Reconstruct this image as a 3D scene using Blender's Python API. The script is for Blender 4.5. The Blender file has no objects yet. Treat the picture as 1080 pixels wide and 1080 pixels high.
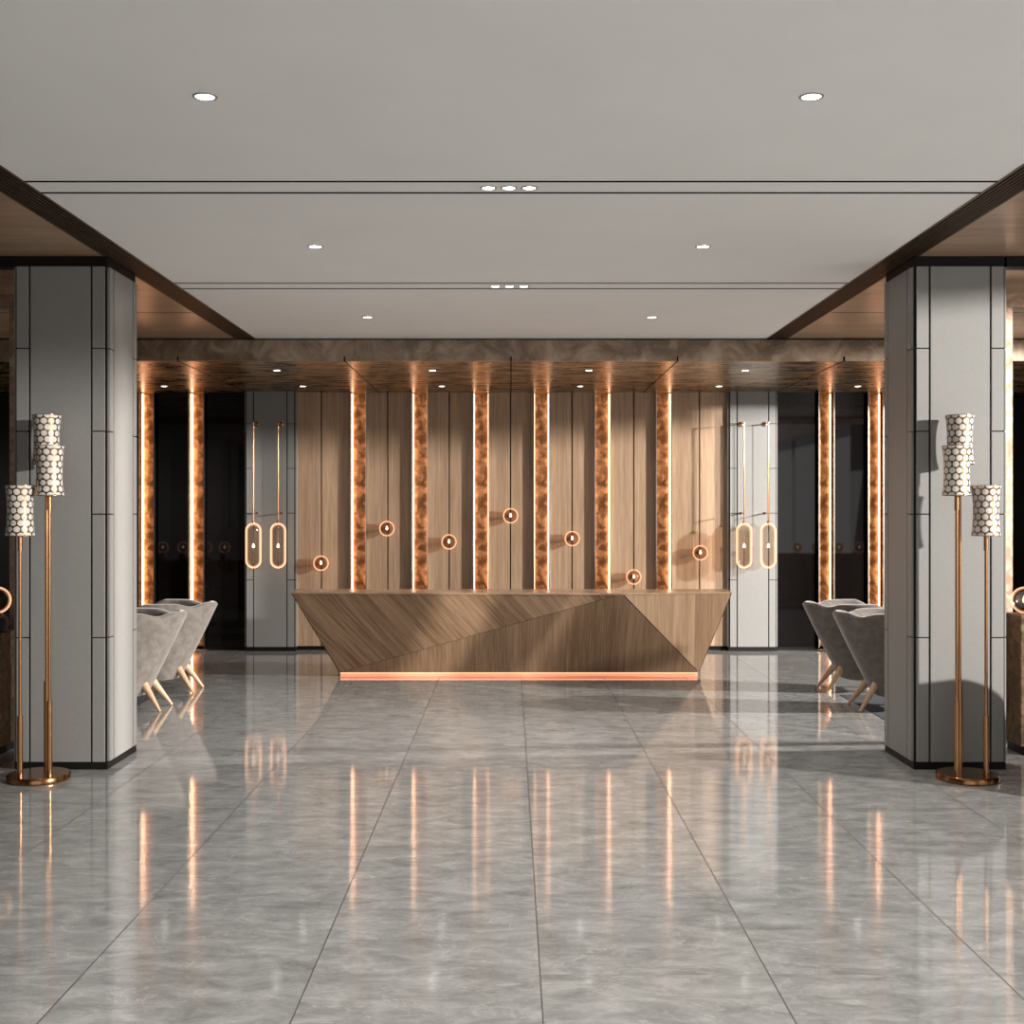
import bpy, bmesh, math, random
from mathutils import Vector, Matrix
random.seed(7)
sc = bpy.context.scene
COL = sc.collection
PI = math.pi

# ------------------------------------------------------------------ camera, world, sun, exposure
cam_d = bpy.data.cameras.new('camera')
cam = bpy.data.objects.new('camera', cam_d); COL.objects.link(cam)
cam.location = (0, 0, 1.8); cam.rotation_euler = (PI/2, 0, 0)
cam_d.sensor_width = 36; cam_d.lens = 36*1280/1080
cam_d.shift_x = 1/1080; cam_d.clip_start = 0.05; cam_d.clip_end = 200
sc.camera = cam

w = bpy.data.worlds.new('sky'); sc.world = w; w.use_nodes = True
w.node_tree.nodes['Background'].inputs[0].default_value = (0.95, 0.97, 1.0, 1)
w.node_tree.nodes['Background'].inputs[1].default_value = 0.35

def low_sun(name, loc, target, power, color=(1.0, 0.95, 0.90)):
    """low daylight shining in through the tall side openings"""
    d = bpy.data.lights.new(name, 'SPOT'); o = bpy.data.objects.new(name, d); COL.objects.link(o)
    o.location = loc; o.rotation_euler = (Vector(target)-Vector(loc)).to_track_quat('-Z', 'Y').to_euler()
    d.energy = power; d.color = color; d.spot_size = math.radians(100); d.spot_blend = 0.3; d.shadow_soft_size = 0.22
low_sun('low_sun_near', (14.1, -0.3, 4.2), (0, 9, 1.5), 16500)
low_sun('low_sun_far', (12.7, 10.1, 3.9), (1, 15.8, 1.5), 13000)

def area(name, loc, direction, sx, sy, power, color):
    d = bpy.data.lights.new(name, 'AREA'); o = bpy.data.objects.new(name, d); COL.objects.link(o)
    d.shape = 'RECTANGLE'; d.size = sx; d.size_y = sy; d.energy = power; d.color = color
    o.location = loc; o.rotation_euler = Vector(direction).to_track_quat('-Z', 'Y').to_euler()
    return o
# daylight through the open glass fronts: behind the camera and along one side
area('daylight_front', (0, -4.8, 1.7), (0, 1, 0.10), 9.0, 3.0, 80, (1.0, 0.98, 0.95))
area('daylight_side', (6.9, 3.0, 1.8), (-1, 0, 0.12), 9.0, 3.2, 60, (1.0, 0.98, 0.95))
SPOT_W, SOFFIT_W = 112, 16
sc.view_settings.view_transform = 'Standard'; sc.view_settings.look = 'None'
sc.view_settings.exposure = 0.0; sc.view_settings.gamma = 1.0
sc.view_settings.use_curve_mapping = False

# ------------------------------------------------------------------ materials
MATS = {}
def new_mat(name):
    m = bpy.data.materials.new(name); m.use_nodes = True
    MATS[name] = m
    nt = m.node_tree
    return m, nt, nt.nodes['Principled BSDF']
def setp(b, **k):
    for kk, v in k.items():
        b.inputs[kk.replace('_', ' ')].default_value = v
def c4(c): return (c[0], c[1], c[2], 1)
def plain(name, color, rough=0.5, metal=0.0, var=0.06, scale=12.0, bump=0.0, **k):
    m, nt, b = new_mat(name)
    tc = nt.nodes.new('ShaderNodeTexCoord'); n = nt.nodes.new('ShaderNodeTexNoise')
    n.inputs['Scale'].default_value = scale; n.inputs['Detail'].default_value = 5
    nt.links.new(tc.outputs['Object'], n.inputs['Vector'])
    r = nt.nodes.new('ShaderNodeValToRGB')
    r.color_ramp.elements[0].position = 0.3; r.color_ramp.elements[1].position = 0.7
    r.color_ramp.elements[0].color = c4([max(0, x*(1-var)) for x in color])
    r.color_ramp.elements[1].color = c4([min(1, x*(1+var)) for x in color])
    nt.links.new(n.outputs['Fac'], r.inputs['Fac']); nt.links.new(r.outputs['Color'], b.inputs['Base Color'])
    b.inputs['Roughness'].default_value = rough; b.inputs['Metallic'].default_value = metal
    if bump:
        bp = nt.nodes.new('ShaderNodeBump'); bp.inputs['Strength'].default_value = bump; bp.inputs['Distance'].default_value = 0.01
        nt.links.new(n.outputs['Fac'], bp.inputs['Height']); nt.links.new(bp.outputs['Normal'], b.inputs['Normal'])
    for kk, v in k.items(): b.inputs[kk.replace('_', ' ')].default_value = v
    return m
def emit(name, color, strength):
    m, nt, b = new_mat(name)
    setp(b, Base_Color=c4(color), Roughness=0.5, Emission_Color=c4(color), Emission_Strength=strength)
    return m
def wood(name, lo, hi, rot=(0, 0, 0), stretch=(22, 22, 0.9), plank=0.0, rough=0.45, plank_var=0.16, offset=0.0):
    """straight-grained veneer; grain runs along local z after rot, optional planks across x"""
    m, nt, b = new_mat(name); N = nt.nodes.new; L = nt.links.new
    tc = N('ShaderNodeTexCoord'); mp = N('ShaderNodeMapping'); mp.inputs['Rotation'].default_value = rot
    L(tc.outputs['Object'], mp.inputs['Vector'])
    sx = N('ShaderNodeSeparateXYZ'); L(mp.outputs['Vector'], sx.inputs[0])
    m2 = N('ShaderNodeMapping'); m2.inputs['Scale'].default_value = stretch; m2.inputs['Location'].default_value = (offset, 0, 0)
    L(mp.outputs['Vector'], m2.inputs['Vector'])
    src = m2.outputs['Vector']
    wn = None
    if plank:
        dv = N('ShaderNodeMath'); dv.operation = 'DIVIDE'; dv.inputs[1].default_value = plank; L(sx.outputs['X'], dv.inputs[0])
        fl = N('ShaderNodeMath'); fl.operation = 'FLOOR'; L(dv.outputs[0], fl.inputs[0])
        wn = N('ShaderNodeTexWhiteNoise'); wn.noise_dimensions = '1D'; L(fl.outputs[0], wn.inputs['W'])
        ad = N('ShaderNodeVectorMath'); ad.operation = 'MULTIPLY_ADD'
        ad.inputs[1].default_value = (9, 9, 9); L(wn.outputs['Color'], ad.inputs[0]); L(m2.outputs['Vector'], ad.inputs[2])
        src = ad.outputs[0]
    n1 = N('ShaderNodeTexNoise'); n1.inputs['Scale'].default_value = 1.0; n1.inputs['Detail'].default_value = 7
    n1.inputs['Roughness'].default_value = 0.62; n1.inputs['Distortion'].default_value = 0.3; L(src, n1.inputs['Vector'])
    n2 = N('ShaderNodeTexNoise'); n2.inputs['Scale'].default_value = 4.5; n2.inputs['Detail'].default_value = 4; L(src, n2.inputs['Vector'])
    mx = N('ShaderNodeMath'); mx.operation = 'MULTIPLY_ADD'; mx.inputs[1].default_value = 0.45; L(n2.outputs['Fac'], mx.inputs[0])
    m3 = N('ShaderNodeMath'); m3.operation = 'MULTIPLY'; m3.inputs[1].default_value = 0.6; L(n1.outputs['Fac'], m3.inputs[0]); L(m3.outputs[0], mx.inputs[2])
    fac = mx.outputs[0]
    if plank:
        a2 = N('ShaderNodeMath'); a2.operation = 'MULTIPLY_ADD'; a2.inputs[1].default_value = plank_var
        L(wn.outputs['Value'], a2.inputs[0]); L(fac, a2.inputs[2]); 
        a3 = N('ShaderNodeMath'); a3.operation = 'SUBTRACT'; a3.inputs[1].default_value = plank_var/2; L(a2.outputs[0], a3.inputs[0]); fac = a3.outputs[0]
    r = N('ShaderNodeValToRGB'); r.color_ramp.elements[0].position = 0.38; r.color_ramp.elements[1].position = 0.66
    r.color_ramp.elements[0].color = c4(lo); r.color_ramp.elements[1].color = c4(hi)
    L(fac, r.inputs['Fac']); L(r.outputs['Color'], b.inputs['Base Color'])
    b.inputs['Roughness'].default_value = rough
    bp = N('ShaderNodeBump'); bp.inputs['Strength'].default_value = 0.12; bp.inputs['Distance'].default_value = 0.004
    L(n2.outputs['Fac'], bp.inputs['Height']); L(bp.outputs['Normal'], b.inputs['Normal'])
    return m
def leaf(name, lo, hi, rough=0.3, scale=3.0, dist=1.4, stretch=(1, 1, 1), metal=1.0, bump=0.25):
    """mottled metal leaf"""
    m, nt, b = new_mat(name); N = nt.nodes.new; L = nt.links.new
    tc = N('ShaderNodeTexCoord'); mp = N('ShaderNodeMapping'); mp.inputs['Scale'].default_value = stretch; L(tc.outputs['Object'], mp.inputs['Vector'])
    n = N('ShaderNodeTexNoise'); n.inputs['Scale'].default_value = scale; n.inputs['Detail'].default_value = 8
    n.inputs['Roughness'].default_value = 0.6; n.inputs['Distortion'].default_value = dist; L(mp.outputs['Vector'], n.inputs['Vector'])
    r = N('ShaderNodeValToRGB'); r.color_ramp.elements[0].position = 0.42; r.color_ramp.elements[1].position = 0.66
    r.color_ramp.elements[0].color = c4(lo); r.color_ramp.elements[1].color = c4(hi)
    L(n.outputs['Fac'], r.inputs['Fac']); L(r.outputs['Color'], b.inputs['Base Color'])
    rr = N('ShaderNodeMath'); rr.operation = 'MULTIPLY_ADD'; rr.inputs[1].default_value = 0.35; rr.inputs[2].default_value = rough-0.17
    L(n.outputs['Fac'], rr.inputs[0]); L(rr.outputs[0], b.inputs['Roughness'])
    b.inputs['Metallic'].default_value = metal
    bp = N('ShaderNodeBump'); bp.inputs['Strength'].default_value = bump; bp.inputs['Distance'].default_value = 0.01
    L(n.outputs['Fac'], bp.inputs['Height']); L(bp.outputs['Normal'], b.inputs['Normal'])
    return m

def floor_mat():
    m, nt, b = new_mat('polished_grey_marble'); N = nt.nodes.new; L = nt.links.new
    tc = N('ShaderNodeTexCoord'); sp = N('ShaderNodeSeparateXYZ'); L(tc.outputs['Object'], sp.inputs[0])
    def M(op, a, bb=None, c=None):
        x = N('ShaderNodeMath'); x.operation = op
        for i, v in enumerate((a, bb, c)):
            if v is None: continue
            if isinstance(v, (int, float)): x.inputs[i].default_value = v
            else: L(v, x.inputs[i])
        return x.outputs[0]
    T = 0.8905
    u = M('DIVIDE', M('SUBTRACT', sp.outputs['X'], 0.113), T); v = M('DIVIDE', M('SUBTRACT', sp.outputs['Y'], 4.722), 0.8885)
    fu, fv = M('FRACT', u), M('FRACT', v)
    du = M('MINIMUM', fu, M('SUBTRACT', 1.0, fu)); dv = M('MINIMUM', fv, M('SUBTRACT', 1.0, fv))
    jx = M('LESS_THAN', du, 0.0028); jy = M('LESS_THAN', dv, 0.0020)
    joint = M('MAXIMUM', jx, jy)
    cid = N('ShaderNodeCombineXYZ'); L(M('FLOOR', u), cid.inputs[0]); L(M('FLOOR', v), cid.inputs[1])
    wn = N('ShaderNodeTexWhiteNoise'); L(cid.outputs[0], wn.inputs['Vector'])
    off = N('ShaderNodeVectorMath'); off.operation = 'MULTIPLY_ADD'; off.inputs[1].default_value = (13, 13, 0)
    L(wn.outputs['Color'], off.inputs[0]); L(tc.outputs['Object'], off.inputs[2])
    mp = N('ShaderNodeMapping'); mp.inputs['Scale'].default_value = (0.85, 1.7, 1); L(off.outputs[0], mp.inputs['Vector'])
    n1 = N('ShaderNodeTexNoise'); n1.inputs['Scale'].default_value = 4.6; n1.inputs['Detail'].default_value = 12
    n1.inputs['Roughness'].default_value = 0.76; n1.inputs['Distortion'].default_value = 0.45; L(mp.outputs[0], n1.inputs['Vector'])
    r = N('ShaderNodeValToRGB'); e = r.color_ramp.elements
    e[0].position = 0.30; e[0].color = (0.155, 0.157, 0.154, 1); e[1].position = 0.72; e[1].color = (0.42, 0.422, 0.414, 1)
    x = e.new(0.5); x.color = (0.275, 0.278, 0.272, 1)
    L(n1.outputs['Fac'], r.inputs['Fac'])
    # thin pale veins
    n2 = N('ShaderNodeTexNoise'); n2.inputs['Scale'].default_value = 2.3; n2.inputs['Detail'].default_value = 6; n2.inputs['Distortion'].default_value = 1.6
    L(mp.outputs[0], n2.inputs['Vector'])
    vein = M('SUBTRACT', 1.0, M('MINIMUM', M('MULTIPLY', M('ABSOLUTE', M('SUBTRACT', n2.outputs['Fac'], 0.5)), 110.0), 1.0))
    vein = M('MULTIPLY', vein, M('MULTIPLY', M('GREATER_THAN', n1.outputs['Fac'], 0.46), 0.36))
    mx = N('ShaderNodeMix'); mx.data_type = 'RGBA'; L(vein, mx.inputs['Factor']); L(r.outputs['Color'], mx.inputs['A']); mx.inputs['B'].default_value = (0.55, 0.54, 0.51, 1)
    mj = N('ShaderNodeMix'); mj.data_type = 'RGBA'; L(joint, mj.inputs['Factor']); L(mx.outputs['Result'], mj.inputs['A']); mj.inputs['B'].default_value = (0.035, 0.033, 0.03, 1)
    L(mj.outputs['Result'], b.inputs['Base Color'])
    n3 = N('ShaderNodeTexNoise'); n3.inputs['Scale'].default_value = 55; n3.inputs['Detail'].default_value = 2; L(tc.outputs['Object'], n3.inputs['Vector'])
    bp = N('ShaderNodeBump'); bp.inputs['Strength'].default_value = 0.05; bp.inputs['Distance'].default_value = 0.004
    L(n3.outputs['Fac'], bp.inputs['Height']); L(bp.outputs['Normal'], b.inputs['Normal'])
    L(M('MULTIPLY_ADD', joint, 0.4, M('MULTIPLY_ADD', n1.outputs['Fac'], 0.04, 0.022)), b.inputs['Roughness'])
    b.inputs['IOR'].default_value = 1.68
    return m

def dotted_mat():
    """white discs in a brass honeycomb, from the shade's own UVs"""
    m, nt, b = new_mat('brass_honeycomb_and_white_discs'); N = nt.nodes.new; L = nt.links.new
    def M(op, a, bb=None, c=None):
        x = N('ShaderNodeMath'); x.operation = op
        for i, v in enumerate((a, bb, c)):
            if v is None: continue
            if isinstance(v, (int, float)): x.inputs[i].default_value = v
            else: L(v, x.inputs[i])
        return x.outputs[0]
    uv = N('ShaderNodeUVMap'); sp = N('ShaderNodeSeparateXYZ'); L(uv.outputs[0], sp.inputs[0])
    u = M('MULTIPLY', sp.outputs['X'], 11.0); v = M('MULTIPLY', sp.outputs['Y'], 4.0)
    def dist(o):
        a = M('MULTIPLY', M('SUBTRACT', M('FRACT', M('ADD', u, o)), 0.5), 0.0468)
        c = M('MULTIPLY', M('SUBTRACT', M('FRACT', M('ADD', v, o)), 0.5), 0.083)
        return M('SQRT', M('ADD', M('MULTIPLY', a, a), M('MULTIPLY', c, c)))
    d = M('MINIMUM', dist(0.0), dist(0.5))
    f = M('LESS_THAN', d, 0.0198)
    mx = N('ShaderNodeMix'); mx.data_type = 'RGBA'; L(f, mx.inputs['Factor']); mx.inputs['A'].default_value = (0.30, 0.16, 0.06, 1); mx.inputs['B'].default_value = (0.62, 0.605, 0.57, 1)
    L(mx.outputs['Result'], b.inputs['Base Color'])
    L(M('SUBTRACT', 1.0, f), b.inputs['Metallic']); L(M('MULTIPLY_ADD', f, 0.2, 0.28), b.inputs['Roughness'])
    bp = N('ShaderNodeBump'); bp.inputs['Strength'].default_value = 0.6; bp.inputs['Distance'].default_value = 0.003; bp.invert = True
    L(f, bp.inputs['Height']); L(bp.outputs['Normal'], b.inputs['Normal'])
    return m

def lamp_glass(name, a=0.22, z=0.55, tint=(0.84, 0.76, 0.68, 1)):
    """warm lit blown glass: clear in the middle, glowing where the wall of glass is seen edge-on"""
    m = bpy.data.materials.new(name); m.use_nodes = True; nt = m.node_tree; nt.nodes.clear(); N = nt.nodes.new; L = nt.links.new
    out = N('ShaderNodeOutputMaterial'); tr = N('ShaderNodeBsdfTransparent'); tr.inputs[0].default_value = tint
    gl = N('ShaderNodeBsdfGlossy'); gl.inputs['Roughness'].default_value = 0.05; gl.inputs[0].default_value = (1, 0.9, 0.82, 1)
    em = N('ShaderNodeEmission'); em.inputs[0].default_value = (1.0, 0.53, 0.32, 1); em.inputs[1].default_value = 1.0
    lw = N('ShaderNodeLayerWeight'); lw.inputs['Blend'].default_value = 0.5
    rp = N('ShaderNodeValToRGB'); e = rp.color_ramp.elements; e[0].position = a; e[0].color = (0, 0, 0, 1); e[1].position = z; e[1].color = (.92, .92, .92, 1)
    L(lw.outputs['Facing'], rp.inputs['Fac'])
    m1 = N('ShaderNodeMixShader'); m1.inputs[0].default_value = 0.07; L(tr.outputs[0], m1.inputs[1]); L(gl.outputs[0], m1.inputs[2])
    L(rp.outputs['Color'], em.inputs[1])
    m2 = N('ShaderNodeAddShader'); L(m1.outputs[0], m2.inputs[0]); L(em.outputs[0], m2.inputs[1])
    L(m2.outputs[0], out.inputs['Surface'])
    MATS[name] = m
    return m

plain('plaster', (0.86, 0.855, 0.84), 0.85, var=0.015, scale=2)
plain('black_metal', (0.007, 0.0065, 0.006), 0.5, Specular_IOR_Level=0.2)
plain('void_black', (0.004, 0.004, 0.004), 0.9, Specular_IOR_Level=0.05)
plain('grey_panel', (0.245, 0.242, 0.232), 0.5, var=0.03, scale=30, bump=0.03)
plain('panel_joint', (0.045, 0.04, 0.035), 0.35, 0.6)
plain('panel_edge', (0.55, 0.54, 0.52), 0.25, 0.9)
plain('dark_wall', (0.030, 0.027, 0.024), 0.5, var=0.2, scale=3)
wood('oak_wall', (0.33, 0.205, 0.12), (0.54, 0.375, 0.25), stretch=(26, 26, 0.7), plank=0.0)
wood('oak_ceiling', (0.28, 0.18, 0.11), (0.48, 0.33, 0.215), rot=(0, PI/2, 0), stretch=(9, 3.0, 0.5), rough=0.28)
wood('oak_desk_diagonal', (0.215, 0.122, 0.064), (0.50, 0.32, 0.195), rot=(0, math.radians(42), 0), stretch=(16, 1.2, 0.5), plank=0.31)
wood('oak_desk_upright', (0.25, 0.145, 0.078), (0.47, 0.30, 0.182), stretch=(17, 1.2, 0.35), plank=0.62, offset=3)
wood('oak_desk_sunlit', (0.34, 0.205, 0.118), (0.56, 0.375, 0.24), rot=(0, math.radians(3), 0), stretch=(20, 1.2, 0.4), plank=0.5, offset=7)  # desk oak in a lighter copy; the facet's sunlight is put into the colour
wood('oak_top', (0.24, 0.15, 0.09), (0.46, 0.32, 0.21), rot=(0, PI/2, 0), stretch=(14, 14, 0.7), rough=0.22)
wood('beech', (0.45, 0.27, 0.15), (0.66, 0.45, 0.29), stretch=(60, 60, 5), rough=0.4)
leaf('copper_leaf', (0.18, 0.093, 0.041), (0.56, 0.34, 0.185), rough=0.40, scale=9, dist=0.5)
leaf('copper_plain', (0.42, 0.28, 0.20), (0.62, 0.46, 0.36), rough=0.4, scale=9)
leaf('bronze_mirror', (0.075, 0.043, 0.018), (0.60, 0.40, 0.19), rough=0.28, scale=2.2, stretch=(1.0, 3.0, 1), metal=0.7, bump=0.5)
leaf('bronze_stone', (0.19, 0.13, 0.085), (0.42, 0.32, 0.235), rough=0.42, scale=4.0, dist=0.8, metal=0.1, bump=0.08)
leaf('brown_leaf', (0.07, 0.045, 0.025), (0.20, 0.13, 0.07), rough=0.45, scale=10, metal=0.6)
plain('brass', (0.46, 0.235, 0.11), 0.22, 1.0, var=0.04)
plain('dark_brass', (0.30, 0.15, 0.065), 0.2, 1.0, var=0.05)
plain('champagne', (0.62, 0.56, 0.50), 0.25, 1.0, var=0.03)
plain('bronze_slat', (0.19, 0.125, 0.085), 0.4, 0.8)
m_ = plain('black_glass', (0.006, 0.005, 0.005), 0.03, var=0.1)
plain('velvet', (0.165, 0.143, 0.125), 0.85, var=0.24, scale=17, bump=0.1, Sheen_Weight=0.6, Sheen_Roughness=0.4)
plain('velvet_dark', (0.06, 0.048, 0.04), 0.9, var=0.2, scale=7, Sheen_Weight=0.3)
plain('rug', (0.045, 0.05, 0.06), 0.95, var=0.5, scale=60, bump=0.8)
plain('dark_stone', (0.035, 0.04, 0.045), 0.5, var=0.3, scale=20)
plain('ring_metal', (0.35, 0.34, 0.33), 0.4, 0.7)
emit('led', (1.0, 0.62, 0.385), 4.8)
emit('led_plinth', (1.0, 0.36, 0.18), 0.75)
emit('led_soft', (1.0, 0.50, 0.30), 1.6)
emit('downlight', (1.0, 0.98, 0.95), 6.0)
emit('filament', (1.0, 0.80, 0.62), 4.0)
floor_mat(); dotted_mat(); lamp_glass('lamp_glass'); lamp_glass('globe_glass', 0.36, 0.72, (0.74, 0.62, 0.53, 1))

# ------------------------------------------------------------------ mesh helpers
def link(name, bm, mat, parent=None, smooth=False, loc=None):
    me = bpy.data.meshes.new(name); bmesh.ops.recalc_face_normals(bm, faces=bm.faces); bm.to_mesh(me); bm.free()
    mats = mat if isinstance(mat, (list, tuple)) else [mat]
    for x in mats: me.materials.append(MATS[x])
    if smooth:
        for p in me.polygons: p.use_smooth = True
        me.set_sharp_from_angle(angle=math.radians(40))
    o = bpy.data.objects.new(name, me); COL.objects.link(o)
    if parent: o.parent = parent
    if loc: o.location = loc
    return o
def empty(name, loc=(0, 0, 0), rz=0.0):
    o = bpy.data.objects.new(name, None); COL.objects.link(o); o.location = loc; o.rotation_euler = (0, 0, rz); o.empty_display_size = 0.1
    return o
def tag(o, label=None, cat=None, group=None, kind=None):
    if label: o['label'] = label
    if cat: o['category'] = cat
    if group: o['group'] = group
    if kind: o['kind'] = kind
    return o
def box(bm, x0, x1, y0, y1, z0, z1, mi=0, bev=0.0):
    vs = [bm.verts.new((x, y, z)) for x in (x0, x1) for y in (y0, y1) for z in (z0, z1)]
    fs = [bm.faces.new([vs[i] for i in f]) for f in ((0, 1, 3, 2), (4, 6, 7, 5), (0, 4, 5, 1), (2, 3, 7, 6), (0, 2, 6, 4), (1, 5, 7, 3))]
    for f in fs: f.material_index = mi
    if bev:
        es = list({e for f in fs for e in f.edges})
        bmesh.ops.bevel(bm, geom=es, offset=bev, segments=2, profile=0.7, affect='EDGES')
    return bm
def B(): return bmesh.new()
def boxo(name, dims, mat, parent=None, bev=0.0):
    return link(name, box(B(), *dims, bev=bev), mat, parent)
def lathe(bm, prof, seg=32, c=(0, 0, 0), axis='Z', cap=True):
    rings = []
    for r, h in prof:
        ring = []
        for i in range(seg):
            a = 2*PI*i/seg; p = (r*math.cos(a), r*math.sin(a), h)
            if axis == 'Y': p = (p[0], p[2], p[1])
            if axis == 'X': p = (p[2], p[0], p[1])
            ring.append(bm.verts.new((p[0]+c[0], p[1]+c[1], p[2]+c[2])))
        rings.append(ring)
    for a, b in zip(rings, rings[1:]):
        for i in range(seg):
            j = (i+1) % seg; bm.faces.new((a[i], a[j], b[j], b[i]))
    if cap:
        if prof[0][0] > 1e-6: bm.faces.new(rings[0][::-1])
        if prof[-1][0] > 1e-6: bm.faces.new(rings[-1])
    bmesh.ops.remove_doubles(bm, verts=bm.verts, dist=1e-6)
    return bm
def rod(bm, p, q, r0, r1=None, seg=14):
    r1 = r0 if r1 is None else r1
    p, q = Vector(p), Vector(q); d = (q-p); z = d.normalized()
    x = z.orthogonal().normalized(); y = z.cross(x)
    A = [bm.verts.new(p+x*r0*math.cos(2*PI*i/seg)+y*r0*math.sin(2*PI*i/seg)) for i in range(seg)]
    C = [bm.verts.new(q+x*r1*math.cos(2*PI*i/seg)+y*r1*math.sin(2*PI*i/seg)) for i in range(seg)]
    for i in range(seg):
        j = (i+1) % seg; bm.faces.new((A[i], A[j], C[j], C[i]))
    bm.faces.new(A[::-1]); bm.faces.new(C)
    return bm
def copy_tree(o, parent=None):
    c = o.copy(); COL.objects.link(c)
    if parent: c.parent = parent
    for ch in [x for x in CHILD.get(o.name, [])]: copy_tree(ch, c)
    return c
CHILD = {}
def index_children():
    CHILD.clear()
    for o in bpy.data.objects:
        if o.parent: CHILD.setdefault(o.parent.name, []).append(o)

H = 3.59                                                            # ceiling height
XB = 7.0; Y0 = -5.0; YB = 16.0
# ------------------------------------------------------------------ room shell
S = 'structure'
o = boxo('floor', (-XB-.2, XB+6, Y0-6, YB+.2, -0.12, 0), 'polished_grey_marble'); tag(o, 'polished grey marble floor of large square tiles', kind=S)
# plaster ceiling with pairs of slots; black strips fill them as painted inner shade
bm = B(); ys = [Y0]
for a in (0.70, 3.62, 6.56, 9.48):
    ys += [a, a+.026, a+.232, a+.258]
ys.append(12.55)
for i in range(0, len(ys), 2): box(bm, -2.633, 2.633, ys[i], ys[i+1], H, H+.06)
bm2 = B()
for a in (0.70, 3.62, 6.56, 9.48):
    for q in (a, a+.232): box(bm2, -2.633, 2.633, q-.001, q+.027, H-.0015, H+.05)
o = link('ceiling', bm, 'plaster'); link('slot_shade_fill', bm2, 'void_black', o); tag(o, 'smooth off-white plaster ceiling crossed by pairs of dark slots', kind=S)
for i, sx in enumerate((-1, 1)):
    x0, x1 = sorted((sx*2.85, sx*XB))
    o = boxo('ceiling_wood', (x0, x1, Y0, 12.55, H, H+.05), 'oak_ceiling'); tag(o, 'satin wood ceiling of the side bay, ' + ('beside the sunlit column' if sx > 0 else 'beside the shaded column'), kind=S)
    bm = B()
    for yy in (10.88, 5.4): box(bm, x0+.02, x1-.02, yy, yy+.006, H-.002, H+.01)
    link('seam', bm, 'void_black', o)
o = boxo('ceiling_void', (-XB-.2, XB+.2, Y0, YB+.2, H+.10, H+.2), 'void_black'); tag(o, 'dark void above the ceiling slots', kind=S)
# bulkhead beam and lowered bronze soffit
bulk = empty('ceiling_beam', (0, 12.53, 3.36)); tag(bulk, 'brown stone beam with a mottled bronze mirror soffit above the desk', kind=S)
o = boxo('beam_face', (-XB, XB, 0, .06, 0, H+.05-3.36), 'bronze_stone', bulk)
o = boxo('soffit', (-XB, XB, .06, YB-12.53, 0.0, 0.05), 'bronze_mirror', bulk)
o = boxo('shadow_gap', (-XB, XB, -.006, .03, .218, .229), 'void_black', bulk)
bm = B()
for k in range(-4, 5):
    x = k*1.72
    box(bm, x-.008, x+.008, -.003, .02, -.003, .045); box(bm, x-.006, x+.006, 0, YB-12.53, -.003, .02)
link('seam', bm, 'void_black', bulk)

# walls
wb = empty('wall_back', (0, 15.8, 0)); tag(wb, 'back wall of oak boards and black glass between lit copper fins', kind=S)
boxo('backing', (-XB, XB, .22, .4, 0, H), 'void_black', wb)
FX = [(-168+65*k)*15.72/1280 for k in (0, 1, 2, 3, 4, 5)]
FX = [(px-539)*15.72/1280 for px in (377.6, 442.5, 507.3, 571.3, 636, 700.5)]
FW = .105
joints = [338.9, 408.9, 473.8, 538.4, 603.3, 668.4, 737.8]
edges = [-2.85] + FX + [2.85]
for i in range(7):
    a = edges[i] + (FW if i else 0); b = edges[i+1] - (FW if i < 6 else 0)
    j = (joints[i]-539)*15.8/1280
    bay = empty('wall_back_bay', (0, 15.8, 0)); tag(bay, 'oak boards of the back wall, bay %d counted from the dim side' % (i+1), kind=S)
    boxo('plinth', (a, b, .03, .17, 0, .055), 'black_metal', bay)
    bm = B(); box(bm, a, j-.008, 0, .17, .055, 3.36, bev=.003); link('wood_board', bm, 'oak_wall', bay)
    bm = B(); box(bm, j+.008, b, 0, .17, .055, 3.36, bev=.003); link('wood_board', bm, 'oak_wall', bay)
for sx in (-1, 1):
    segs = [(3.40, 3.96), (4.18, 4.60), (4.82, XB)]
    for a, b in segs:
        x0, x1 = sorted((sx*a, sx*b)); bay = empty('wall_back_glazing', (0, 15.8, 0)); tag(bay, 'black glass bay of the back wall', kind=S)
        boxo('glass_panel', (x0, x1, .02, .06, .04, 3.36), 'black_glass', bay); boxo('plinth', (x0, x1, .0, .1, 0, .04), 'black_metal', bay)
o = boxo('wall_left', (-XB-.2, -XB, Y0, YB+.2, 0, H), 'dark_wall'); tag(o, 'dark side wall of the lobby', kind=S)
bm = B(); box(bm, XB, XB+.25, 6.6, 9.2, 0, H); box(bm, XB, XB+.2, 13.7, YB+.2, 0, H); box(bm, XB, XB+.2, Y0, Y0+.3, 0, H)  # first box: unseen pier added to keep the near low sun off the desk
for yy in (-2.0, 1.2): box(bm, XB+.05, XB+.12, yy, yy+.05, 0, H)
o = link('wall_right', bm, 'dark_wall'); tag(o, 'dark side wall framing the tall window openings, with an added sun-blocking pier', kind=S)
o = boxo('wall_front', (-XB-.2, -4.6, Y0-.2, Y0, 0, H), 'dark_wall'); tag(o, 'dark return wall beside the entrance', kind=S)

# slot grilles along both sides of the plaster ceiling
for sx in (-1, 1):
    g = empty('ceiling_grille', (sx*2.7415, 4, H)); tag(g, 'long dark bronze linear air grille beside the ' + ('sunlit' if sx > 0 else 'shaded') + ' column', 'air grille', 'linear grilles edging the plaster ceiling')
    bm = B()
    for k in range(8):
        xx = -.094+k*.0266; box(bm, xx-.0036, xx+.0036, -9, 8.53, -.002, .012)
    link('slat', bm, 'bronze_slat', g)
    bm = B()
    for xx in (-.1085, .1015): box(bm, xx, xx+.007, -9, 8.53, -.004, .055)
    link('frame', bm, 'bronze_slat', g)
    boxo('backing', (-.108, .108, -9, 8.53, .010, .060), 'void_black', g)

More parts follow.
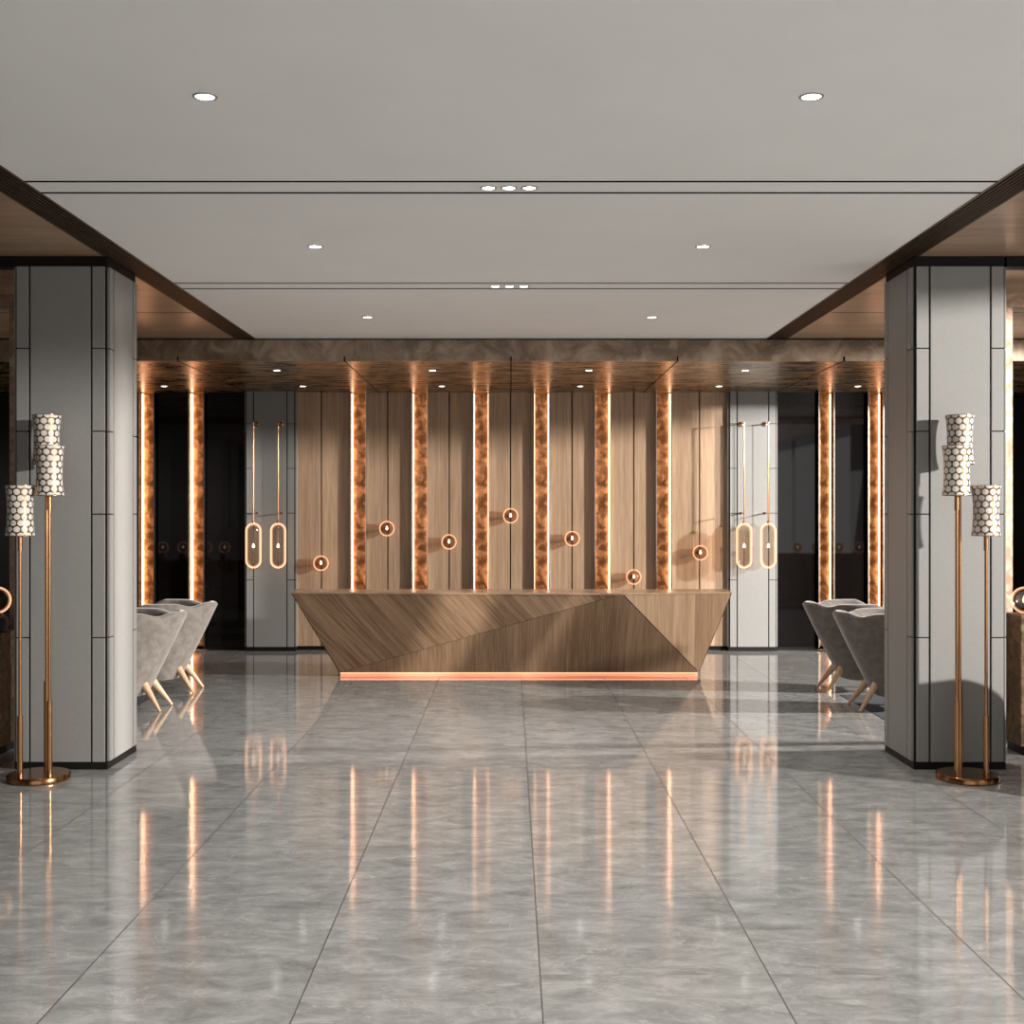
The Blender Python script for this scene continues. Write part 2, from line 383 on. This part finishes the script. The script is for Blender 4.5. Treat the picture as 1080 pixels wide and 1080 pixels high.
# ------------------------------------------------------------------ grey panelled columns
ZJ = (.922, 1.785, 2.364, 2.943)
def column(x0, x1, y0, y1, ztop, zwood, label):
    c = empty('column', ((x0+x1)/2, (y0+y1)/2, 0)); tag(c, label, 'column', 'grey panelled columns', S)
    hx, hy = (x1-x0)/2, (y1-y0)/2
    boxo('core', (-hx+.012, hx-.012, -hy+.012, hy-.012, 0, zwood), 'black_metal', c)
    boxo('base', (-hx+.006, hx-.006, -hy+.006, hy-.006, 0, .052), 'black_metal', c)
    t = .020; s = .115; g = .014
    def face(n, h, axis, sgn):
        bm = B(); zb, zt = .055, ztop
        strips = [(-h+.024, -h+s-g/2), (-h+s+g/2, h-s-g/2), (h-s+g/2, h-.024)]
        for i, (a, b) in enumerate(strips):
            zs = [zb]
            if i != 1:
                for z in ZJ: zs += [z-.004, z+.004]
            zs.append(zt)
            for k in range(0, len(zs), 2):
                if axis == 'x': box(bm, a, b, n-t/2, n+t/2, zs[k], zs[k+1], bev=.0025)
                else: box(bm, n-t/2, n+t/2, a, b, zs[k], zs[k+1], bev=.0025)
        link('panel_cladding', bm, 'grey_panel', c)
    face(-hy+t/2-.004, hx, 'x', -1); face(hy-t/2+.004, hx, 'x', 1)
    face(-hx+t/2-.004, hy, 'y', -1); face(hx-t/2+.004, hy, 'y', 1)
    return c
column(-3.477, -2.815, 8.477, 9.14, 3.515, H, 'grey panelled column behind the floor lamp in shade, opposite the sunlit one')
column(2.808, 3.464, 8.477, 9.14, 3.515, H, 'grey panelled column carrying crisp floor lamp shadows')
column(-3.447, -2.784, 15.7, 16.0, 3.36, 3.36, 'grey back column with two capsule lamps beside the dim black glass')
column(2.810, 3.447, 15.7, 16.0, 3.36, 3.36, 'bright grey back column with two capsule lamps in sunlight')

# black header and leafed door frames beside the front columns
for k, sx in enumerate((-1, 1)):
    x0, x1 = sorted((sx*3.465, sx*XB)); o = boxo('trim_%d' % (k+1), (x0, x1, 8.485, 8.60, 3.515, H), 'black_metal'); tag(o, 'black header trim over the side bay', kind=S)
    fr = empty('portal_frame', (sx*3.49, 9.46, 0)); tag(fr, 'copper leaf door frame beside the ' + ('sunlit' if sx > 0 else 'dim') + ' front column', 'door frame', 'leafed frames of the side bays')
    x0, x1 = sorted((0, sx*.42)); boxo('post', (x0, x1, 0, .1, 0, 3.50), 'copper_plain' , fr)
    x0, x1 = sorted((sx*.42, sx*3.5)); bm = B(); box(bm, x0, x1, 0, .1, 3.40, 3.50); boxo_ = box(bm, x0, x1, -.012, 0, 3.455, 3.465); link('header', bm, 'copper_plain', fr)

# ------------------------------------------------------------------ lit copper fins
def fin(x, lab, led_side):
    f = empty('light_fin', (x, 15.735, 0)); tag(f, lab, 'wall light', 'lit copper fins on the back wall')
    boxo('leaf_panel', (-.094, .094, .20, .214, .04, 3.36), 'copper_leaf', f)
    for s in (-1, 1):
        a, b = sorted((s*.094, s*.105)); boxo('flange', (a, b, 0, .215, .04, 3.36), 'champagne', f)
        a, b = sorted((s*.088, s*.0935)); boxo('light_strip', (a, b, .10, .198, .06, 3.345), 'led', f)
    return f
names = ['first lit copper fin from the capsule lamps in shade', 'lit copper fin between the second and third globe lamps', 'lit copper fin just beside the middle board, on the shaded half',
         'lit copper fin just beside the middle board, on the sunny half', 'lit copper fin between the fifth and sixth globe lamps', 'lit copper fin nearest the sunlit back column']
names = ['leftmost of the six lit copper fins behind the desk', 'second of the six lit copper fins from the dim column', 'third of the six lit copper fins, left of the highest globe lamp',
         'fourth of the six lit copper fins, right of the highest globe lamp', 'fifth of the six lit copper fins, above the lowest globe lamp', 'rightmost of the six lit copper fins behind the desk']
for x, n in zip(FX, names): fin(x, n, 0)
for px, n in ((153.8, 'lit copper fin at the edge of the dim front column'), (206.5, 'lit copper fin between black glass panels above the pale armchairs'),
              (872.3, 'pale lit copper fin between black glass panels above the shaded armchairs'), (924.5, 'pale lit copper fin at the edge of the sunlit front column')):
    fin((px-539)*15.72/1280, n, 0)

# ------------------------------------------------------------------ reception desk
ZT = .9417
desk = empty('reception_desk', (0, 13.1, 0)); tag(desk, 'faceted oak reception desk glowing orange along its base', 'reception desk')
def poly(name, faces, mat, parent):
    bm = B()
    for f in faces: bm.faces.new([bm.verts.new(Vector(p)-Vector((0, 13.1, 0))) for p in f])
    bmesh.ops.remove_doubles(bm, verts=bm.verts, dist=1e-5)
    return link(name, bm, mat, parent)
TL, TR, AP = (-2.349, 12.94, ZT), (2.358, 12.94, ZT), (1.170, 12.73, ZT)
BL, BR = (-1.876, 13.27, .0438), (2.053, 13.27, .0438)
kTL, kTR, kBL, kBR = (-2.40, 13.48, ZT), (2.40, 13.48, ZT), (-1.90, 13.46, .0438), (2.07, 13.46, .0438)
def slab(name, tri, mat, th=.02, inset=.010):
    a, b, c = [Vector(p) for p in tri]; n = (b-a).cross(c-a).normalized()
    if n.y > 0: n = -n
    cen = (a+b+c)/3
    P = [p + (cen-p).normalized()*inset for p in (a, b, c)]
    bm = B(); F = [bm.verts.new(p-Vector((0, 13.1, 0))) for p in P]; K = [bm.verts.new(p-n*th-Vector((0, 13.1, 0))) for p in P]
    bm.faces.new(F); bm.faces.new(K[::-1])
    for i in range(3): bm.faces.new((F[i], F[(i+1) % 3], K[(i+1) % 3], K[i]))
    return link(name, bm, mat, desk)
slab('front_facet', (TL, AP, BL), 'oak_desk_diagonal')['label'] = 'facet with diagonal grain'
slab('front_facet', (BL, AP, BR), 'oak_desk_upright')['label'] = 'middle facet with upright grain'
slab('front_facet', (AP, TR, BR), 'oak_desk_sunlit')['label'] = 'facet with sunlight painted into its oak'
def inn(p, dx=0, dy=.022, dz=0): return (p[0]+dx, p[1]+dy, p[2]+dz)
# body behind the facets
a = [inn(TL, .02), inn(AP), inn(TR, -.02), inn(kTR, -.02, 0), inn(kTL, .02, 0)]
bm = B()
tv = [bm.verts.new(Vector(p)-Vector((0, 13.1, .02))) for p in a]
bv = [bm.verts.new(Vector(p)-Vector((0, 13.1, 0))) for p in (inn(BL, .02), inn(BR, -.02), inn(kBR, -.02, 0), inn(kBL, .02, 0))]
bm.faces.new(tv); bm.faces.new(bv[::-1])
bm.faces.new((tv[0], tv[1], bv[0])); bm.faces.new((tv[1], bv[1], bv[0])); bm.faces.new((tv[1], tv[2], bv[1]))
bm.faces.new((tv[2], tv[3], bv[2], bv[1])); bm.faces.new((tv[3], tv[4], bv[3], bv[2])); bm.faces.new((tv[4], tv[0], bv[0], bv[3]))
link('carcass', bm, 'void_black', desk)
poly('side_panel', [(TL, kTL, kBL, BL)], 'oak_desk_diagonal', desk)
poly('side_panel', [(TR, BR, kBR, kTR)], 'oak_desk_upright', desk)
poly('back_panel', [(kTL, kTR, kBR, kBL)], 'oak_desk_upright', desk)
def prism(name, pts, z0, z1, mat):
    bm = B(); A = [bm.verts.new((p[0], p[1]-13.1, z0)) for p in pts]; C = [bm.verts.new((p[0], p[1]-13.1, z1)) for p in pts]
    n = len(pts); bm.faces.new(A[::-1]); bm.faces.new(C)
    for i in range(n): bm.faces.new((A[i], A[(i+1) % n], C[(i+1) % n], C[i]))
    return link(name, bm, mat, desk)
prism('counter_top', (TL, AP, TR, kTR, kTL), ZT-.012, ZT+.002, 'oak_top')
boxo('plinth', (-1.86, 2.03, .212, .34, 0, .043), 'dark_brass', desk)
boxo('light_strip', (-1.87, 2.04, .190, .197, .032, .0415), 'led_soft', desk)
boxo('plinth_glow_panel', (-1.87, 2.04, .200, .210, .001, .043), 'led_plinth', desk)

# ------------------------------------------------------------------ globe lamps
def sphere(bm, r, c=(0, 0, 0), seg=32):
    prof = [(r*math.sin(PI*i/seg), -r*math.cos(PI*i/seg)) for i in range(seg+1)]
    return lathe(bm, prof, seg, c)
def globe_parts(t, c, r=.0975):
    link('glass_globe', sphere(B(), r, c), 'globe_glass', t, True)
    link('bulb', lathe(B(), [(0, -.022), (.014, -.014), (.018, 0), (.012, .022), (.008, .034), (0, .036)], 16, c), 'filament', t, True)
# wall globes
g0 = empty('globe_wall_lamp', (0, 15.8, 0))
globe_parts(g0, (0, -.125, 0))
link('rose', lathe(B(), [(.028, 0), (.028, -.012), (.010, -.016), (.010, -.035), (0, -.035)], 24, (0, 0, 0), 'Y'), 'brass', g0, True)
link('bulb_holder', rod(B(), (0, -.03, 0), (0, -.125, -.012), .009, .012), 'brass', g0, True)
gl = [(338.5, 594, 'low glowing globe lamp on the board beside the dim back column'), (408, 557.5, 'globe lamp between the first and second copper fins'),
      (473.5, 571.5, 'globe lamp between the second and third copper fins'), (538.5, 544, 'highest globe lamp, on the middle joint of the back wall'),
      (603.5, 568, 'globe lamp between the fourth and fifth copper fins'), (668.5, 608.5, 'lowest globe lamp, just above the desk top'),
      (738.7, 583, 'globe lamp on the sunlit board beside the bright back column')]
index_children()
for i, (px, py, lab) in enumerate(gl):
    o = g0 if i == 0 else copy_tree(g0)
    D = 15.675; o.location = ((px-539)*D/1280, 15.8, 1.8-(py-540)*D/1280)
    tag(o, lab, 'wall lamp', 'globe lamps on the back wall')

# capsule lamps hung off the back columns
c0 = empty('capsule_wall_lamp', (0, 15.7, 0)); ys_ = -.23
bm = B(); R = .1; hh = .19; n = 14
prof = [(R*math.sin(PI/2*i/n), -hh-R*math.cos(PI/2*i/n)) for i in range(n+1)] + [(R*math.cos(PI/2*i/n), hh+R*math.sin(PI/2*i/n)) for i in range(n+1)]
link('glass_capsule', lathe(bm, prof, 32, (0, ys_, 1.372)), 'lamp_glass', c0, True)
link('bulb', lathe(B(), [(0, -.03), (.016, -.024), (.018, -.01), (.010, .02), (0, .03)], 16, (0, ys_, 1.372)), 'filament', c0, True)
link('bulb_holder', rod(B(), (0, ys_, 1.345), (0, ys_, 1.10), .006), 'dark_brass', c0, True)
bm = B(); rod(bm, (0, ys_, 1.66), (0, ys_, 2.948), .0085); lathe(bm, [(.022, 0), (.022, .022), (.009, .03)], 20, (0, ys_, 1.655)); link('hanging_rod', bm, 'brass', c0, True)
for z in (2.935, 1.784):
    bm = B(); rod(bm, (0, ys_, z), (0, -.006, z), .0075); lathe(bm, [(.030 if z > 2 else .016, .008), (.030 if z > 2 else .016, -.018), (.006, -.022)], 20, (0, 0, z), 'Y'); link('bracket', bm, 'brass', c0, True)
index_children()
for i, (x, lab) in enumerate(((-3.284, 'capsule lamp on the dim back column, on the black glass side'), (-2.969, 'capsule lamp on the dim back column, on the oak board side'),
                              (2.971, 'capsule lamp on the bright back column, on the oak board side'), (3.280, 'capsule lamp on the bright back column, on the black glass side'))):
    o = c0 if i == 0 else copy_tree(c0); o.location = (x, 15.7, 0); tag(o, lab, 'wall lamp', 'capsule lamps on the back columns')

# ------------------------------------------------------------------ three-headed floor lamps
def shade_bm(z0, z1, c):
    bm = B(); seg, rows = 66, 24; uvl = bm.loops.layers.uv.new('UVMap'); rings = []
    for j in range(rows+1):
        v = j/rows; r = .079 + .0125*abs(2*v-1)**2.6
        rings.append([bm.verts.new((c[0]+r*math.cos(2*PI*i/seg), c[1]+r*math.sin(2*PI*i/seg), z0+(z1-z0)*v)) for i in range(seg)])
    for j in range(rows):
        for i in range(seg):
            k = (i+1) % seg; f = bm.faces.new((rings[j][i], rings[j][k], rings[j+1][k], rings[j+1][i]))
            for lp, (a, b) in zip(f.loops, ((i, j), (i+1, j), (i+1, j+1), (i, j+1))): lp[uvl].uv = (a/seg, b/rows)
    return bm
def floor_lamp(x, mir, lab):
    t = empty('floor_lamp', (x, 8.17, 0)); tag(t, lab, 'floor lamp', 'three-headed brass floor lamps')
    link('base', lathe(B(), [(.198, 0), (.204, .006), (.204, .036), (.198, .044), (0, .045)], 64), 'dark_brass', t, True)
    for dx, dy, zs, z0, z1 in ((.08, -.02, .533, 1.912, 2.243), (-.105, -.05, .436, 1.643, 1.976), (.008, .12, .646, 2.127, 2.459)):
        dx *= mir
        st = link('stem', rod(B(), (dx, dy, .044), (dx, dy, z0+.16), .0105), 'brass', t, True)
        link('sleeve', rod(B(), (dx, dy, .044), (dx, dy, zs), .0185), 'brass', st, True)
        link('neck', rod(B(), (dx, dy, z0-.10), (dx, dy, z0+.02), .0155), 'brass', st, True)
        sh = link('lamp_shade', shade_bm(z0, z1, (dx, dy, 0)), 'brass_honeycomb_and_white_discs', t, True)
        sm = sh.modifiers.new('thickness', 'SOLIDIFY'); sm.thickness = .004; sm.offset = -1
        for z in (z0, z1): link('rim', lathe(B(), [(.0885, z-.003), (.0935, z-.003), (.0935, z+.003), (.0885, z+.003), (.0885, z-.003)], 48, (dx, dy, 0), cap=False), 'dark_brass', sh, True)
        link('spider', rod(B(), (dx-.078, dy, z0+.155), (dx+.078, dy, z0+.155), .004), 'dark_brass', sh, True)
floor_lamp(-3.18, 1, 'brass floor lamp with three dotted shades in front of the dim column')
floor_lamp(3.073, -1, 'brass floor lamp with three dotted shades in front of the sunlit column')

# ------------------------------------------------------------------ armchairs
def chair_proto():
    t = empty('armchair')
    NT, NV = 72, 14
    TH = math.radians(148)
    def rim(th):
        d = abs(math.degrees(th))
        z = .862 - .034*math.exp(-((d-42)/11)**2)          # petal notch between back and arm
        if d > 95: z -= .30*((d-95)/53)**1.5
        return z
    def pt(th, v, inset=0.0):
        zb = .13
        rb_x, rb_y, rt_x, rt_y = .205, .27, .565, .375
        z = zb + (rim(th)-zb)*v
        vv = v**0.92
        back = max(0, math.cos(th))
        rx = rb_x + (rt_x-rb_x)*vv*(.62+.38*back); ry = rb_y+(rt_y-rb_y)*vv
        petal = .016*vv*math.cos(math.radians(180)*(abs(math.degrees(th))-0)/42 if abs(math.degrees(th)) < 84 else PI*2)
        rx += petal; ry += petal
        rx -= inset; ry -= inset
        p = 2.5
        c, s = math.cos(th), math.sin(th)
        k = (abs(c)**p+abs(s)**p)**(-1/p)
        return Vector((rx*c*k, ry*s*k, z))
    bm = B(); grid = []
    th_ = .09
    for i in range(NT+1):
        th = -TH + 2*TH*i/NT; col_ = []
        for j in range(NV+1): col_.append(bm.verts.new(pt(th, j/NV)))
        for a in (30, 60, 90, 120, 150):                    # rounded rim
            q = pt(th, 1, th_/2*(1-math.cos(math.radians(a)))); q.z += .030*math.sin(math.radians(a)); col_.append(bm.verts.new(q))
        for j in range(NV, -1, -1): 
            q = pt(th, j/NV, th_+.02*(1-j/NV)); q.z = max(q.z, .17); col_.append(bm.verts.new(q))
        grid.append(col_)
    n = len(grid[0])
    for i in range(NT):
        for j in range(n-1): bm.faces.new((grid[i][j], grid[i+1][j], grid[i+1][j+1], grid[i][j+1]))
    bm.faces.new(grid[0]); bm.faces.new(grid[-1][::-1])
    link('upholstered_shell', bm, 'velvet', t, True)
    # bottom pan
    bm = B(); ring = [pt(2*PI*i/48, 0.0, .004) for i in range(48)]; A = [bm.verts.new((p.x, p.y, .132)) for p in ring]
    C = [bm.verts.new((p.x*1.12, p.y*1.06, .30)) for p in ring]
    for i in range(48): bm.faces.new((A[i], A[(i+1) % 48], C[(i+1) % 48], C[i]))
    bm.faces.new(A[::-1]); bm.faces.new(C); link('seat_base', bm, 'velvet', t, True)
    bm = B(); sphere_prof = [(0, .30), (.20, .30), (.235, .33), (.245, .38), (.225, .425), (.16, .44), (0, .445)]
    lathe(bm, sphere_prof, 36); link('seat_cushion', bm, 'velvet_dark', t, True)
    bm = B()
    for dy in (-.12, 0, .12):
        lathe(bm, [(0, -.17), (.03, -.15), (.045, 0), (.03, .15), (0, .17)], 16, (.36, dy, .64))
    bmesh.ops.rotate(bm, verts=bm.verts, cent=(.36, 0, .64), matrix=Matrix.Rotation(math.radians(26), 3, 'Y'))
    link('back_cushion', bm, 'velvet_dark', t, True)
    for sx, fx, tx in ((1, .392, .195), (-1, -.30, -.13)):
        for s in (-1, 1):
            link('leg', rod(B(), (tx, s*.115, .28), (fx, s*.195, 0), .043, .0125, 16), 'beech', t, True)
    return t
ch0 = chair_proto(); index_children()
for i, (x, y, rz, s, lab) in enumerate((
        (-3.55, 11.115, 0, 1, 'pale grey velvet armchair emerging from behind the dim front column'),
        (-3.55, 12.255, 0, 1, 'pale grey velvet armchair standing farther back below the lit copper fin'),
        (3.53, 11.115, PI, 1, 'shaded grey velvet armchair partly hidden by the sunlit front column'),
        (3.53, 12.255, PI, 1, 'shaded grey velvet armchair standing farther back with a sunlit rim'),
        (3.86, 7.62, PI*1.12, .95, 'grey armchair cut off at the picture edge beside the sunlit column'),
        (4.95, 6.95, PI*.9, .98, 'grey armchair in the side bay beyond the sunlit column'))):
    o = ch0 if i == 0 else copy_tree(ch0); o.location = (x, y, 0 if i > 3 else .0042); o.rotation_euler.z = rz; o.scale = (s, s, s)
    tag(o, lab, 'armchair', 'velvet armchairs')
for sx, lab in ((-1, 'dark shaggy rug under the pale armchairs'), (1, 'dark flat rug under the shaded armchairs')):
    xe = 3.46 if sx < 0 else 3.235
    x0, x1 = sorted((sx*xe, sx*6.2)); bm = B(); box(bm, x0, x1, 9.62, 11.93, 0, .004)
    tag(link('rug', bm, 'rug'), lab, 'rug')

# ------------------------------------------------------------------ sideboards with globe lamps in the side bays
def table_globe(x, y, z, lab, zc):
    t = empty('globe_table_lamp', (x, y, z)); tag(t, lab, 'table lamp', 'globe table lamps on the sideboards')
    if zc-z > .12:
        link('base', lathe(B(), [(0, 0), (.06, 0), (.085, .05), (.075, .11), (.03, .145), (0, .15)], 32), 'dark_stone', t, True)
    else:
        link('base', lathe(B(), [(0, 0), (.045, 0), (.045, .012), (0, .014)], 32), 'brass', t, True)
    globe_parts(t, (0, 0, zc-z), .1)
for sx, zt, side in ((-1, .905, 'dim'), (1, 1.035, 'sunlit')):
    t = empty('sideboard', (sx*5.25, 9.12, 0)); tag(t, 'brown leaf sideboard beside the ' + side + ' front column', 'sideboard', 'sideboards in the side bays')
    boxo('cabinet', (-1.49, 1.49, -.17, .17, .07, zt), 'brown_leaf', t, .006)
    boxo('plinth', (-1.46, 1.46, -.165, .15, 0, .07), 'black_metal', t)
    boxo('brass_strip', (-1.49, 1.49, -.176, -.168, .072, .085), 'brass', t)
    for k in range(5):
        pass
    where = {3.757: 'beside the front column', 5.33: 'in the middle of the sideboard', 5.67: 'just past the middle of the sideboard', 6.10: 'third from the wall end', 6.48: 'at the wall end'}
    for xx, wv in where.items():
        x = xx + (.08 if xx < 4 else 0)
        table_globe(sx*x, 9.06, zt, 'globe table lamp on the %s sideboard, %s' % (side, wv), 1.142)

# ------------------------------------------------------------------ recessed ceiling lights
d0 = empty('ceiling_downlight', (0, 0, H))
link('trim_ring', lathe(B(), [(.040, -.001), (.044, -.005), (.052, -.003), (.053, .0)], 32, cap=False), 'ring_metal', d0, True)
link('lens', lathe(B(), [(0, -.0015), (.041, -.0015)], 32), 'downlight', d0, True)
s0 = empty('spotlight', (0, 0, H))
link('trim_ring', lathe(B(), [(.034, -.001), (.037, -.005), (.046, -.003), (.047, .0)], 32, cap=False), 'ring_metal', s0, True)
link('lens', lathe(B(), [(0, -.0015), (.035, -.0015)], 32), 'downlight', s0, True)
index_children()
def spot_light(x, y, z, pw, blend=1.0, ang=120):
    d = bpy.data.lights.new('lamp_light', 'SPOT'); o = bpy.data.objects.new('lamp_light', d); COL.objects.link(o)
    d.energy = pw; d.spot_size = math.radians(ang); d.spot_blend = blend; d.shadow_soft_size = .04; d.color = (1, .97, .93); o.location = (x, y, z)
rows = [(-.66, 'behind the viewer'), (2.27, 'overhead'), (5.23, 'in front of the first pair of slots'), (8.18, 'between the two pairs of slots'), (11.15, 'close to the brown beam')]
k = 0
for y, rl in rows:
    for sx, x in ((-1, -1.319), (1, 1.294)):
        o = d0 if k == 0 else copy_tree(d0); k += 1; o.location = (x, y, H)
        tag(o, 'round recessed downlight %s, %s half' % (rl, 'sunny' if sx > 0 else 'dim'), 'ceiling light', 'round downlights in the plaster ceiling')
        spot_light(x, y, H-.02, SPOT_W)
k = 0
for y, rl in ((.84, 'the slots right overhead'), (3.76, 'the pair of slots above the frame'), (6.70, 'the nearer pair of slots'), (9.625, 'the farther pair of slots')):
    for dx, wl in ((-.113, 'left'), (0, 'middle'), (.113, 'right')):
        o = s0 if k == 0 else copy_tree(s0); k += 1; o.location = (dx-.012, y, H)
        tag(o, '%s one of three small spotlights between %s' % (wl, rl), 'ceiling light', 'triple spotlights between the ceiling slots')
    spot_light(-.012, y, H-.02, SPOT_W)
k = 0
sf0 = None
for y, rl in ((13.37, 'front'), (15.05, 'back')):
    xs = (-2.58, -.865, .857, 2.58) if y < 14 else (-4.3, -2.58, -.86, .86, 2.58, 4.3)
    for x in xs:
        if sf0 is None:
            sf0 = empty('soffit_downlight', (0, 0, 3.36))
            link('trim_ring', lathe(B(), [(.038, -.001), (.040, -.004), (.047, -.003), (.048, .0)], 28, cap=False), 'ring_metal', sf0, True)
            link('lens', lathe(B(), [(0, -.0015), (.039, -.0015)], 28), 'downlight', sf0, True); index_children(); o = sf0
        else: o = copy_tree(sf0)
        o.location = (x, y, 3.359)
        near = {4.3: 'near the black glass', 2.58: 'near the back column', .86: 'above the desk', .865: 'above the desk', .857: 'above the desk'}[abs(x)]
        tag(o, 'small downlight in the bronze soffit, %s row, %s on the %s half' % (rl, near, 'sunny' if x > 0 else 'dim'), 'ceiling light', 'downlights in the bronze soffit')
        spot_light(x, y, 3.34, SOFFIT_W, .9, 120)
